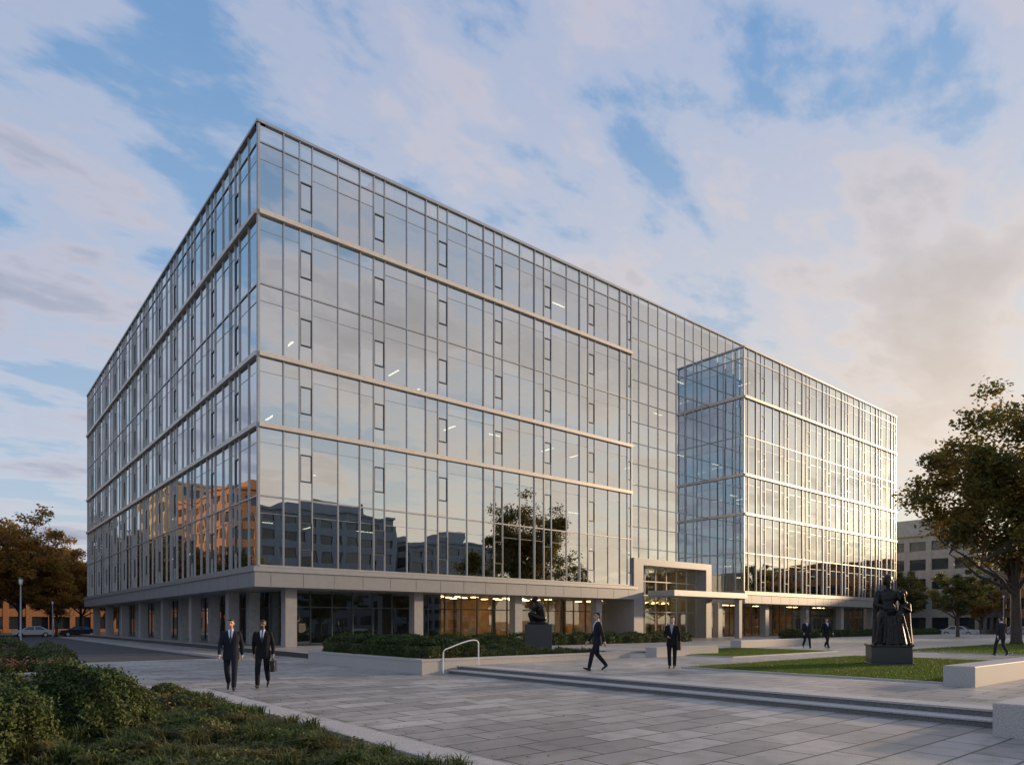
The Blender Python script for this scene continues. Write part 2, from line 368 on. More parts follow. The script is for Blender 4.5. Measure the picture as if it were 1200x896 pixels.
def curtain(F,L,z0=0,z1=6,start=-1.73,parapet=True,bandk=(2,3,5),endlevel=TOP,blinds=.14):
    bs=bays(L,start)
    rows=[(LV[k],LV[k+1],k) for k in range(z0,z1)]
    if parapet: rows.append((LV[6],endlevel,6))
    for (a,c,kind) in bs:
        F.box(fr,c-.028,c+.028,-.06,.075 if kind!=1 else .11,LV[z0],endlevel,'alu')
        for (za,zb,k) in rows:
            if k==6: F.pane(glass,a+.03,c-.03,za+.04,zb-.06,'glass'); continue
            if kind==3:
                zm=za+1.15; zn=za+2.75
                for (p,q) in ((za,zm),(zm,zn),(zn,zb)): F.pane(glass,a+.03,c-.03,p+.03,q-.03,'glass')
                for zz in (zm,zn): F.box(fr,a+.033,c-.033,-.05,.06,zz-.035,zz+.035,'dark')
                F.box(fr,a+.034,a+.08,-.05,.055,zm+.04,zn-.04,'dark'); F.box(fr,c-.08,c-.034,-.05,.055,zm+.04,zn-.04,'dark')
            else:
                zt=zb-1.0
                F.pane(glass,a+.03,c-.03,za+.03,zt-.012,'glass'); F.pane(glass,a+.03,c-.03,zt+.012,zb-.03,'glass')
                F.box(fr,a+.033,c-.033,-.04,.02,zt-.012,zt+.012,'alu')
            if random.random()<blinds:
                hgt=random.uniform(.6,2.4); F.box(inter,a+.05,c-.05,-.2,-.17,zb-.9-hgt,zb-.86,'blind')
    for k in range(z0,7 if parapet else z1+1):
        z=LV[k]
        if k in bandk: F.box(fr,-.0,L,-.05,.22,z-.13,z+.14,'band')
        elif k!=z0: F.box(fr,0,L,-.05,.06,z-.045,z+.045,'alu')
    F.box(fr,-.1,L+.1,-.4,.14,endlevel-.10,endlevel+.06,'alu')
    F.box(fr,0,L,-.05,.12,LV[z0]-.02,LV[z0]+.1,'alu')
FR=Fac((0,0),(1,0),(0,-1))
A1,A2,AE,BE,RC=33.0,51.1,90.0,62.7,4.2
curtain(FR,A1)
FR2=Fac((A2,0),(1,0),(0,-1)); curtain(FR2,AE-A2,start=-.9,blinds=.08)
FL=Fac((0,BE),(0,-1),(-1,0)); curtain(FL,BE,start=-.6)
FRE=Fac((AE,0),(0,1),(1,0)); curtain(FRE,BE,start=-.6)
FB=Fac((AE,BE),(-1,0),(0,1)); curtain(FB,AE,start=-.6)
FS=Fac((A2,RC),(0,-1),(-1,0)); curtain(FS,RC,start=0,blinds=0)
FS2=Fac((A1,0),(0,1),(1,0)); curtain(FS2,RC,start=0,blinds=0)
for (x,y) in ((0,0),(A1,0),(A2,0),(AE,0),(0,BE),(AE,BE)):
    fr.box(x-.07,x+.07,y-.07,y+.07,LV[0],TOP,'alu')
FC=Fac((A1,RC),(1,0),(0,-1)); LC=A2-A1; PT=34.15
zz=[LV[0]+i*2.07 for i in range(13)]+[31.9,PT-.05]; n=12; wd=LC/n
for i in range(n):
    FC.box(fr,(i+1)*wd-.03,(i+1)*wd+.03,-.05,.07,LV[0],PT,'alu')
    for j in range(len(zz)-1): FC.pane(glass,i*wd+.03,(i+1)*wd-.03,zz[j]+.02,zz[j+1]-.02,'glass',tilt=.0015)
for z in zz: FC.box(fr,0,LC,-.05,.05,z-.03,z+.03,'alu')
FP=Fac((9.9,RC),(1,0),(0,-1))
for (s0,s1) in ((0,A1-9.9),(A2-9.9,80-9.9)):
    m=int((s1-s0)/1.5); ww=(s1-s0)/m
    for i in range(m):
        FP.pane(glass,s0+i*ww+.03,s0+(i+1)*ww-.03,TOP+.0,31.88,'glass'); FP.pane(glass,s0+i*ww+.03,s0+(i+1)*ww-.03,31.93,PT-.1,'glass')
        FP.box(fr,s0+(i+1)*ww-.03,s0+(i+1)*ww+.03,-.05,.06,TOP-.2,PT-.1,'alu')
    FP.box(fr,s0,s1,-.05,.05,31.88,31.93,'alu')
FP.box(fr,-.1,80-9.9,-.3,.12,PT-.1,PT+.06,'alu')
fr.box(9.9,80,RC+.6,50,TOP-.3,PT-.12,'fascia')
fr.box(.3,AE-.3,RC+.3,BE-.3,TOP-1.2,TOP-1.0,'conc'); fr.box(.3,A1-.3,.3,RC+.3,TOP-1.2,TOP-1.0,'conc'); fr.box(A2+.3,AE-.3,.3,RC+.3,TOP-1.2,TOP-1.0,'conc')
ZF=3.83
def slabU(mb,z0,z1,o,k):
    mb.box(-o,A1+o,-o,RC,z0,z1,k); mb.box(A2-o,AE+o,-o,RC,z0,z1,k); mb.box(-o,AE+o,RC,BE+o,z0,z1,k)
fs=MB()
slabU(fs,ZF,LV[0]-.02,.34,'fascia')
slabU(fs,LV[0]-.32,LV[0]-.10,.42,'alu')
for i in range(46):
    x=.6+i*1.98
    if x<AE and not (A1+.3<x<A2-.4): fs.box(x,x+.015,-.346,-.33,ZF+.04,LV[0]-.34,'dark')
for i in range(32):
    y=.6+i*1.98
    fs.box(-.346,-.33,y,y+.015,ZF+.04,LV[0]-.34,'dark')
for k in range(10):
    x=2.2+9.1*k
    if 36<x<44: continue
    fs.box(x-.36,x+.36,.6,1.3,UP-.1,ZF+.02,'col')
for k in range(7):
    y=7.8+9.1*k
    fs.box(.6,1.3,y-.36,y+.36,UP-.1,ZF+.02,'col'); fs.box(AE-1.3,AE-.6,y-.36,y+.36,UP-.1,ZF+.02,'col')
fs.obj('podium_fascia_and_columns',bld)
gf=MB()
def gfl(F,L,seg=1.52):
    n=int(L/seg)
    for i in range(n+1):
        a=i*L/n; F.box(gf,a-.035,a+.035,-.08,.06,UP,ZF,'dark')
        if i<n:
            F.pane(gf,a+.035,a+L/n-.035,UP+.1,2.75,'glass_g'); F.pane(gf,a+.035,a+L/n-.035,2.8,ZF-.03,'glass_g')
    F.box(gf,0,L,-.07,.05,2.73,2.81,'dark'); F.box(gf,0,L,-.1,.08,UP-.02,UP+.1,'dark')
gfl(Fac((3,3.2),(1,0),(0,-1)),AE-6); gfl(Fac((3,BE-3),(0,-1),(-1,0)),BE-6.2); gfl(Fac((AE-3,3.2),(0,1),(1,0)),BE-6.2)
gf.obj('ground_floor_glazing',bld)
for k in range(0,7):
    z=LV[k]
    for (x0,x1,y0,y1) in ((.35,A1-.35,.35,RC),(A2+.35,AE-.35,.35,RC),(.35,AE-.35,RC+.35,BE-.35)):
        inter.box(x0,x1,y0,y1,z-.8,z-.02,'ceil'); inter.box(x0,x1,y0,y1,z-.02,z+.03,'ifloor')
inter.box(12,78,13,50,UP,LV[6]-.8,'core')
for k in range(7):
    y=7.8+9.1*k; inter.box(2,2.7,y-.35,y+.35,UP,LV[6]-.8,'ceil')
for k in range(10):
    x=2.2+9.1*k
    if 33<x<51: continue
    inter.box(x-.35,x+.35,2.0,2.7,LV[0],LV[6]-.8,'ceil')
for k in range(6):
    zc_=LV[k+1]-.83
    for i in range(26):
        if random.random()<.34:
            x=2+i*3.4; y=random.choice([2.5,5,7.5])
            if A1-1<x<A2 and y<6: y=8
            if random.random()<.5: inter.box(x,x+.12,y,y+1.5,zc_,zc_+.05,'lit')
            else: inter.box(x,x+1.4,y,y+.12,zc_,zc_+.05,'lit')
    for i in range(16):
        if random.random()<.25:
            y=5+i*3.5; inter.box(4,4.14,y,y+1.6,zc_,zc_+.05,'lit')
for k in range(6):
    for i in range(9):
        x=6+9.1*i+random.uniform(-2,2)
        if A1-1<x<A2: continue
        if random.random()<.6: inter.box(x,x+.12,3.2,12.9,LV[k]+.03,LV[k+1]-.8,'core')
# lobby
inter.box(15,78,9,9.2,UP,ZF,'wood'); inter.box(3.3,14.8,7,7.2,UP,ZF,'dark'); inter.box(14.8,15,3.4,9.2,UP,ZF,'core')
for (x0,x1,y0,y1) in ((15.5,21,4.2,8.4),(22,29,4.2,8.4),(33,52,3.6,8.5)):
    nx=int((x1-x0)/1.6)
    for i in range(nx):
        for j in range(3):
            x=x0+i*1.6; y=y0+j*1.5; inter.box(x,x+.45,y,y+.45,ZF-.06,ZF-.02,'litw')
for x in (55,62,70,77): inter.box(x,x+2.2,5,5.6,ZF-.06,ZF-.02,'litw')
for i in range(16):
    x=16+i*3.9+random.uniform(-1,1); y=random.uniform(4.6,7.5)
    inter.box(x,x+random.uniform(.5,1.6),y,y+.5,UP,UP+random.choice([.75,1.1,1.1,2.0]),random.choice(['dark','wood','core']))
for i in range(14): inter.box(15.6+i*4.4,15.75+i*4.4,8.7,9,UP,ZF,'dark')
inter.box(35,44.5,8.7,8.9,4.2,7.4,'wood')
for i in range(5): inter.box(35.5+i*1.8,36.3+i*1.8,5.5,6.2,7.1,7.15,'litw')
glass.obj('curtain_wall_glass',bld); fr.obj('curtain_wall_frames',bld); inter.obj('interior_floors',bld)
p=MB()
p.box(33.1,34.4,-.25,RC,UP-.1,7.55,'fascia'); p.box(44.0,44.9,-.25,RC,UP-.1,7.55,'fascia'); p.box(34.4,44.0,-.25,RC,6.95,7.55,'fascia')
p.box(35.0,46.6,-3.2,-.26,4.12,4.62,'alu'); p.box(35.05,46.55,-3.15,-.3,4.10,4.118,'soffit')
p.box(45.6,46.1,-2.9,-2.4,UP-.1,4.1,'col')
for i in range(7):
    x=34.4+i*1.6; p.box(x-.03,x+.03,.9,1.05,UP,6.95,'alu')
for z in (2.75,4.3,5.6): p.box(34.4,44,.91,1.04,z-.04,z+.04,'alu')
for i in range(6):
    x=34.4+i*1.6
    for (z0,z1) in ((UP+.05,2.7),(2.8,4.25),(4.35,5.55),(5.65,6.9)): p.poly([(x+.03,.98,z0),(x+1.57,.98,z0),(x+1.57,.98,z1),(x+.03,.98,z1)],'glass_g')
for x in (38.4,38.7,40.0,40.3): p.tube([(x,.8,1.0),(x,.8,1.6)],[.02,.02],'steel',6)
p.obj('entrance_portal',bld)

# ---------------------------------------------------------------- other buildings
def block(name,x0,x1,y0,y1,h,fl,wall,pitch=3.2,steps=()):
    e=empty(name,(x0,y0,0)); X=x1-x0; Y=y1-y0
    b=MB(); b.box(.3,X-.3,.3,Y-.3,-.1,h-.3,'winglass')
    fh=h/fl
    nx=max(2,int(X/pitch)); ny=max(2,int(Y/pitch))
    for i in range(nx+1):
        x=i*(X-.9)/nx
        for (ya,yb) in ((0,.5),(Y-.5,Y)): b.box(x,x+.9,ya,yb,-.1,h,wall)
    for i in range(1,ny):
        y=i*(Y-.9)/ny
        for (xa,xb) in ((0,.5),(X-.5,X)): b.box(xa,xb,y,y+.9,-.1,h,wall)
    for k in range(fl+1):
        z=k*fh
        z0,z1=(z-.7,z+.8) if 0<k<fl else ((-.1,.6) if k==0 else (h-1,h+.02))
        b.box(.04,X-.04,.04,.46,z0,z1,wall); b.box(.04,X-.04,Y-.46,Y-.04,z0,z1,wall); b.box(.04,.46,.46,Y-.46,z0,z1,wall); b.box(X-.46,X-.04,.46,Y-.46,z0,z1,wall)
    b.box(-.25,X+.25,-.25,Y+.25,h+.02,h+.5,wall)
    for (a0,a1,c0,c1,hh) in steps: b.box(a0,a1,c0,c1,h+.5,h+hh,wall)
    b.obj('walls_and_windows',e)
    return e
block('stone_building',118,150,-2,34,17,5,'stone',3.4,((4,26,5,30,3.5),))
block('brick_building',120,150,-32,-6,13,4,'brick',3.2)
block('stone_building',150,175,-60,-38,15,4,'tan',3.4)
block('concrete_building',30,58,-118,-86,23,7,'conc',3.4,((8,24,6,26,3.0),(3,7,6,12,1.8)))
block('concrete_building',64,92,-122,-92,20,6,'conc',4,((5,15,6,20,2.5),(17,24,6,20,4.5)))
block('brick_building',-46,-26,92,122,27,8,'brick',3.0,((4,14,5,20,3),))
block('tan_building',-44,-24,126,158,33,9,'tan',3.0)
block('concrete_building',-62,-40,40,74,12,3,'conc',3.5)
block('brick_building',-20,30,118,140,11,3,'brick',3.4)

# ---------------------------------------------------------------- vegetation
def tree_mesh(seed,h,cr,ncl,npl,ls,leafk,base=.28):
    r=random.Random(seed); global rng
    rng=np.random.default_rng(seed)
    b=MB(); tr=h*.015+.05
    th=h*base
    lean=Vector((r.uniform(-.3,.3),r.uniform(-.3,.3),0))
    top=Vector((0,0,th))+lean*.5
    b.tube([(0,0,-.2),(0,0,.25),tuple(top*.5),tuple(top)],[tr*1.7,tr*1.15,tr*.95,tr*.8],'bark',10)
    cz=th+(h-th)*.5; hz=(h-th)*.52
    limbs=[]
    nl=9
    for i in range(nl):
        a=6.283*i/nl+r.uniform(-.3,.3); el=r.uniform(.25,1.35) if i<nl-2 else 1.45
        d=Vector((math.cos(a)*math.cos(el),math.sin(a)*math.cos(el),math.sin(el)))
        ln=(cr*.75 if el<1 else hz*1.5)*r.uniform(.8,1.05)
        s=top*r.uniform(.8,1.0)
        pts=[s]
        for j in range(1,5):
            q=pts[-1]+(d+Vector((r.uniform(-.25,.25),r.uniform(-.25,.25),r.uniform(-.05,.35))))*ln/4; pts.append(q)
        rad=[tr*.5*(1-j*.2) for j in range(5)]
        b.tube(pts,rad,'bark',7,False); limbs.append(pts)
    P=[]
    while len(P)<ncl:
        d=Vector((r.gauss(0,1),r.gauss(0,1),r.gauss(0,1))).normalized(); q=r.random()**.42
        an=math.atan2(d.y,d.x)
        wob=1+.22*math.sin(3*an+seed)+.15*math.sin(5*d.z+seed*2)+.10*math.sin(7*an+4*d.z)
        wz=1+.14*math.sin(4*an+seed*1.7)
        c=Vector((d.x*cr*q*wob,d.y*cr*q*wob,cz+d.z*hz*q*wz))
        if d.z<0: c.z=cz+d.z*hz*q*.85
        P.append(c)
    Q=[]
    for c in P:
        best=min((p for l in limbs for p in l[1:]),key=lambda p:(p-c).length+max(0,p.z-c.z)*.5)
        mid=(best+c)*.5+Vector((r.uniform(-.3,.3),r.uniform(-.3,.3),-.15))
        b.tube([best,mid,c],[tr*.13,tr*.08,tr*.03],'bark',5,False)
        R=cr*r.uniform(.09,.19)
        n=int(npl*r.uniform(.5,1.3))
        g=rng.normal(size=(n,3)); g=unit(g)*(rng.random((n,1))**.5)*np.array([R,R,R*.6])*1.25
        g+=rng.normal(size=(n,3))*R*.25
        Q.append(g+np.array(c))
    C=np.concatenate(Q)
    lm=quadmesh('leaves',leaves(C,ls,.35,.55),leafk,mesh_only=True)
    return b,lm
def bmesh_from(b,name):
    me=bpy.data.meshes.new(name); me.from_pydata(b.v,[],b.f)
    for k in b.mats: me.materials.append(M[k])
    me.polygons.foreach_set('use_smooth',[True]*len(b.f)); me.update(); return me
TV={}
def tree(kind,name,x,y,z,s=1,rot=0):
    bm_,lm=TV[kind]
    o=bpy.data.objects.new(name,bm_); COL.objects.link(o); o.location=(x,y,z); o.rotation_euler=(0,0,rot); o.scale=(s,s,s)
    l=bpy.data.objects.new('crown_leaves',lm); COL.objects.link(l); l.parent=o
    return o
for key,args in {'big':(11,16.8,6.3,165,270,.16,'leafR',.24),'oak':(5,15,6.4,110,190,.2,'leafR',.25),'aut':(21,14,5.6,110,190,.2,'leafO',.22),
                 'aut2':(33,11,4.2,80,190,.18,'leafO',.25),'grn':(45,13,5.4,110,190,.2,'leafG',.25),'small':(52,7,2.6,60,200,.12,'leafG',.3)}.items():
    bb,lm=tree_mesh(*args); TV[key]=(bmesh_from(bb,'trunk_and_limbs'),lm)
tree('big','shade_tree',43.0,-26.0,UP,1.0,.4)
tree('aut2','maple_tree',78,-31,0,.9,1); tree('small','ornamental_tree',70,-14,0,1.1,1)
tree('aut2','maple_tree',111,-14,0,.8,2); tree('grn','shade_tree',112,8,0,.8,2); tree('aut2','maple_tree',113,-30,0,1,4); tree('aut2','maple_tree',112,-4,0,.75,1)
tree('oak','shade_tree',114,20,0,.8,5); tree('aut','maple_tree',92,-38,0,.8,3)
r_=random.Random(3)
for i,(x,y,k,s) in enumerate([(-6,78,'aut',1.2),(-14,74,'aut',1.05),(-24,80,'grn',1.1),(2,84,'aut2',1.15),(8,80,'aut2',1.0),(-1,92,'aut',1.1),(-34,78,'aut',1.1),(-18,92,'grn',1.2),(-9,96,'aut',1.2),(14,88,'aut',1),(-30,60,'aut2',1.0),(-46,30,'oak',1.0),(-20,58,'aut2',.8),(-13,57,'aut2',.75),(-2,76,'aut2',.8),(5,76,'aut2',.7),(-26,66,'aut2',.9),(-16,50,'aut2',.62)]):
    tree(k,'maple_tree' if 'aut' in k else 'oak_tree',x,y,0,s,r_.uniform(0,6))
for (x,y,k,s) in [(104,-46,'oak',.95),(116,-50,'grn',1.0),(128,-44,'oak',1.0),(140,-50,'grn',1.0),(154,-46,'oak',1.0),(168,-52,'grn',1.05),(84,-62,'oak',.9),(70,-66,'grn',.85),(56,-72,'oak',.8),(40,-74,'grn',.8),(20,-70,'oak',.9),(2,-68,'grn',.9),(-20,-66,'oak',1),(-55,-20,'aut',1.0),(-60,5,'oak',1.1),(185,-50,'oak',1.1)]:
    tree(k,'oak_tree' if k=='oak' else 'linden_tree',x,y,0,s,r_.uniform(0,6))

rng=np.random.default_rng(99)
def shrub(name,x,y,z,rx,ry,rz,n,ls=.028,k='leafS'):
    e=empty(name,(x,y,z))
    def rad(d): return 1+.10*np.sin(d[:,0]*5+x)*np.cos(d[:,1]*4+y)+.07*np.sin(d[:,2]*9+x*3)+.05*np.sin(d[:,0]*13+d[:,1]*11)
    d=unit(rng.normal(size=(n,3))); d[:,2]=np.abs(d[:,2])*1.0-.25; d=unit(d)
    q=rad(d)[:,None]*(1-np.abs(rng.normal(0,.07,(n,1)))+rng.random((n,1))**8*.12)
    c=d*q*np.array([rx,ry,rz]); c[:,2]=np.maximum(c[:,2]+rz*.15,.0)
    quadmesh('leaves',leaves(c,ls,0,.6,d,.8),k,e)
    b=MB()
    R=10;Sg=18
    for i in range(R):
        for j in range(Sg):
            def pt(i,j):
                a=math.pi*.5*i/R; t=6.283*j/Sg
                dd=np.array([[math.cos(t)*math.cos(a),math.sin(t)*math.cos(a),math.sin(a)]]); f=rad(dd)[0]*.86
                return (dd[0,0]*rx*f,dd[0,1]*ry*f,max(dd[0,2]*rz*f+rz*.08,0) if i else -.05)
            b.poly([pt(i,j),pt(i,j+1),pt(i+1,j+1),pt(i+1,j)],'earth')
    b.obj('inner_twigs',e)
def hedge(name,x0,x1,y0,y1,z,h,dens=1500,ls=.035,k='leafS'):
    X=x1-x0;Y=y1-y0; e=empty(name,(x0,y0,z))
    areas=[X*Y,X*h,X*h,Y*h,Y*h]; cs=[];ns=[]
    for i,a in enumerate(areas):
        n=int(a*dens); u=rng.random(n); v=rng.random(n); o=rng.normal(0,.035,n)
        if i==0: c=np.stack([u*X,v*Y,h+o],1); nn=(0,0,1)
        elif i==1: c=np.stack([u*X,0+o,v*h],1); nn=(0,-1,0)
        elif i==2: c=np.stack([u*X,Y+o,v*h],1); nn=(0,1,0)
        elif i==3: c=np.stack([0+o,u*Y,v*h],1); nn=(-1,0,0)
        else: c=np.stack([X+o,u*Y,v*h],1); nn=(1,0,0)
        cs.append(c); ns.append(np.tile(nn,(n,1)))
    c=np.concatenate(cs); nn=np.concatenate(ns).astype(float)
    wv=.09*np.sin(c[:,0]*2.3+1)+.08*np.sin(c[:,1]*3.1)+.06*np.sin(c[:,0]*5.7+c[:,1]*4.4)
    c+=nn*wv[:,None]
    ex=np.minimum(np.minimum(c[:,0],X-c[:,0]),np.minimum(c[:,1],Y-c[:,1])); c[:,2]-=np.where(c[:,2]>h*.8,np.maximum(0,.14-ex)*.8,0)
    c[:,2]=np.maximum(c[:,2],0.01)
    quadmesh('leaves',leaves(c,ls,0,.6,nn,.8),k,e)
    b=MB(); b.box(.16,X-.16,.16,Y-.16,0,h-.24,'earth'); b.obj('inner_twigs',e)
hedge('hedge',-1.55,1.0,-20.3,-12.4,.41,.62,1400)
hedge('hedge',1.4,7.6,-13.6,-12.4,.41,.45,900)
hedge('hedge',3.2,32,-7.2,-5.9,UP,.62,500,.05)
hedge('hedge',53,88,-6.5,-5.2,UP,.6,250,.06)
hedge('hedge',47.5,52,-7.5,-6,UP,.7,350,.06)
hedge('hedge',-40,-11.5,-6.5,-3,.1,.75,350,.05)
hedge('hedge',-30,-10.6,-11.5,-10,.1,.5,700,.04)
hedge('hedge',60,90,-32,-30,0.2,1.0,120,.08,'leafG')
for (x,y,rx,rz,n) in [(-12.55,-28.6,.85,.86,26000),(-13.9,-29.5,1.0,.80,26000),(-12.2,-27.2,.75,.7,18000),(-13.4,-26.6,.9,.72,16000),(-14.6,-31.2,.9,.7,20000),(-15.2,-27.8,1.0,.8,14000)]:
    shrub('boxwood_shrub',x,y,.06,rx,rx*.95,rz,n)
for (x,y,rx,rz) in [(-11.2,-12.6,.7,.45),(-12.8,-12.8,.8,.5),(-14.6,-12.4,.8,.55),(-11.0,-8,.9,.7),(2.3,-18,.6,.4),(4.2,-17.2,.6,.35),(6,-16.2,.7,.4)]:
    shrub('low_shrub',x,y,.12 if x<0 else .4,rx,rx,rz,4500,.04,'leafC')
def blades(name,x0,x1,y0,y1,z,n,h0,h1,k,wd=.006,clump=None):
    if clump:
        cc=np.stack([rng.uniform(x0,x1,clump),rng.uniform(y0,y1,clump)],1); idx=rng.integers(0,clump,n)
        p=cc[idx]+rng.normal(0,.05,(n,2)); hs=rng.uniform(.55,1.3,clump)[idx]
    else: p=np.stack([rng.uniform(x0,x1,n),rng.uniform(y0,y1,n)],1); hs=np.ones(n)
    a=rng.uniform(0,6.283,n); d=np.stack([np.cos(a),np.sin(a),0*a],1); sd=np.stack([-np.sin(a),np.cos(a),0*a],1)*wd
    h=(rng.uniform(h0,h1,n)*hs)[:,None]; rch=rng.uniform(.3,1.0,n)[:,None]
    b0=np.concatenate([p,np.full((n,1),z)],1); up=np.array([[0,0,1.]])
    m1=b0+up*h*.7+d*h*rch*.3; t=b0+up*h*(1-.35*rch)+d*h*rch*.95
    V=np.stack([b0-sd,b0+sd,m1+sd,m1-sd,t+sd*.15,t-sd*.15],1).reshape(-1,3)
    me=bpy.data.meshes.new(name); me.vertices.add(len(V)); me.vertices.foreach_set('co',V.reshape(-1).astype(np.float32))
    base=np.arange(n)[:,None]*6; li=np.concatenate([base+np.array([[0,1,2,3]]),base+np.array([[3,2,4,5]])],1).reshape(-1)
    me.loops.add(len(li)); me.loops.foreach_set('vertex_index',li.astype(np.int32)); me.polygons.add(2*n); me.polygons.foreach_set('loop_start',np.arange(0,8*n,4,dtype=np.int32))
    me.materials.append(M[k]); me.update(calc_edges=True)
    o=bpy.data.objects.new(name,me); COL.objects.link(o); return o
blades('groundcover_plants',-16.5,-10.0,-36.5,-23.7,.05,90000,.14,.32,'leafC',.007,900)
n=45000
c=np.stack([rng.uniform(-13,-9.95,n),rng.uniform(-36,-23.6,n),rng.random(n)**.6*.12+.06],1)
c[:,2]+=.08*np.sin(c[:,0]*3.1)*np.sin(c[:,1]*2.3+1)+.02
quadmesh('groundcover_foliage',leaves(c,.03,.2,.4),'leafC')
for (x,y,rx,rz) in [(-10.7,-27.0,.45,.30),(-11.2,-25.2,.5,.32),(-10.6,-29.0,.4,.26),(-11.4,-30.2,.5,.3),(-10.5,-24.6,.4,.3)]:
    shrub('low_shrub',x,y,.06,rx,rx*1.2,rz,5000,.028,'leafC')
g=rng.integers(0,9,90); cen=np.stack([rng.uniform(-11.6,-10.4,9),rng.uniform(-28,-25.8,9)],1)[g]+rng.normal(0,.05,(90,2))
c=np.concatenate([cen,rng.uniform(.28,.40,(90,1))],1)
quadmesh('flowers',leaves(c,.018,0,.8),'flower')
c=np.concatenate([np.array([[x_,y_,.45]])+rng.normal(0,1,(160,3))*np.array([.3,.3,.08]) for x_,y_ in ((-11.4,-13.6),(-12.5,-13.5),(-13.4,-13.6))])
quadmesh('flowers',leaves(c,.03,0,.8),'flower')
blades('groundcover_plants',-30,-10.4,-14.1,-1.5,.1,26000,.15,.35,'leafC',.012,900)
blades('groundcover_plants',1.2,7.8,-20.5,-13.8,.41,16000,.12,.28,'leafC',.01,500)
n=400
c=np.concatenate([np.stack([-9.15+np.abs(rng.normal(0,.5,n)),rng.uniform(-36,-20,n),np.full(n,.012)],1),np.stack([rng.uniform(-9,-1.2,120),rng.uniform(-36,-14,120),np.full(120,.012)],1)])
quadmesh('fallen_leaves',leaves(c,.026,.9,.6,np.tile((0,0,1.),(len(c),1)),.15),'leafO')

# ---------------------------------------------------------------- figures
class Fig:
    def __init__(s): s.v=[];s.f=[];s.l=[];s.labels=[]
    def li(s,k):
        if k not in s.labels: s.labels.append(k)
        return s.labels.index(k)
    def ell(s,c,r,k,rot=None,n=16,m=10):
        b=len(s.v); i=s.li(k); c=Vector(c)
        for a in range(1,m):
            t=math.pi*a/m
            for j in range(n):
                u=2*math.pi*j/n; p=Vector((math.sin(t)*math.cos(u)*r[0],math.sin(t)*math.sin(u)*r[1],math.cos(t)*r[2]))
                if rot: p=rot@p
                s.v.append(tuple(c+p))
        top=Vector((0,0,r[2])); bot=-top
        if rot: top=rot@top; bot=rot@bot
        s.v+= [tuple(c+top),tuple(c+bot)]; T=b+(m-1)*n
        for a in range(m-2):
            for j in range(n): s.f.append((b+a*n+j,b+(a+1)*n+j,b+(a+1)*n+(j+1)%n,b+a*n+(j+1)%n)); s.l.append(i)
        for j in range(n):
            s.f.append((T,b+j,b+(j+1)%n)); s.l.append(i)
            s.f.append((T+1,b+(m-2)*n+(j+1)%n,b+(m-2)*n+j)); s.l.append(i)
    def cone(s,p0,p1,r0,r1,k,n=12):
        b=len(s.v); i=s.li(k); p0=Vector(p0);p1=Vector(p1); d=(p1-p0).normalized()
        up=Vector((0,0,1)) if abs(d.z)<.9 else Vector((1,0,0)); a=d.cross(up).normalized(); c=d.cross(a)
        ring=[]
        for (p,r,sg) in ((p0,r0,-1),(p1,r1,1)):
            an=(-80,-45,0) if sg<0 else (0,45,80)
            for q in an:
                q=math.radians(q); ring.append((p+d*math.sin(q)*r,math.cos(q)*r))
        for (p,r) in ring:
            for j in range(n):
                u=2*math.pi*j/n; s.v.append(tuple(p+(a*math.cos(u)+c*math.sin(u))*r))
        for q in range(len(ring)-1):
            for j in range(n): s.f.append((b+q*n+j,b+(q+1)*n+j,b+(q+1)*n+(j+1)%n,b+q*n+(j+1)%n)); s.l.append(i)
        s.f.append(tuple(b+j for j in range(n))); s.l.append(i)
        s.f.append(tuple(b+(len(ring)-1)*n+j for j in range(n))[::-1]); s.l.append(i)
    def loft(s,rings,k,n=24):
        b=len(s.v); i=s.li(k)
        for (cx,cy,cz,rx,ry) in rings:
            for j in range(n):
                u=2*math.pi*j/n; cu,su=math.cos(u),math.sin(u); e=.85
                s.v.append((cx+rx*math.copysign(abs(cu)**e,cu),cy+ry*math.copysign(abs(su)**e,su),cz))
        for q in range(len(rings)-1):
            for j in range(n): s.f.append((b+q*n+j,b+q*n+(j+1)%n,b+(q+1)*n+(j+1)%n,b+(q+1)*n+j)); s.l.append(i)
        s.f.append(tuple(b+j for j in range(n))[::-1]); s.l.append(i)
        s.f.append(tuple(b+(len(rings)-1)*n+j for j in range(n))); s.l.append(i)
    def build(s,name,voxel,mats,relabel=None,loc=(0,0,0),rot=0,scale=1,smooth_it=2):
        me=bpy.data.meshes.new(name+'_src'); me.from_pydata(s.v,[],s.f); me.update()
        o=bpy.data.objects.new(name+'_src',me); COL.objects.link(o)
        md=o.modifiers.new('r','REMESH'); md.mode='VOXEL'; md.voxel_size=voxel; md.use_smooth_shade=True
        sm=o.modifiers.new('s','SMOOTH'); sm.factor=.5; sm.iterations=smooth_it
        dg=bpy.context.evaluated_depsgraph_get(); dg.update()
        res=bpy.data.meshes.new_from_object(o.evaluated_get(dg))
        bpy.data.objects.remove(o)
        bv=BVHTree.FromPolygons([Vector(q) for q in s.v],s.f)
        labs=list(s.labels); extra=[x for x in mats if x not in labs]; labs+=extra
        res.materials.clear()
        for l in labs: res.materials.append(M[mats.get(l,l)])
        mi=[]
        for p in res.polygons:
            c=p.center; h=bv.find_nearest(c); l=s.l[h[2]]
            if relabel:
                nl=relabel(labs[l],c,p.normal)
                if nl: l=labs.index(nl)
            mi.append(l)
        res.polygons.foreach_set('material_index',mi); res.polygons.foreach_set('use_smooth',[True]*len(mi)); res.update()
        res.name=name
        ob=bpy.data.objects.new(name,res); COL.objects.link(ob); ob.location=loc; ob.rotation_euler=(0,0,rot); ob.scale=(scale,)*3
        return ob
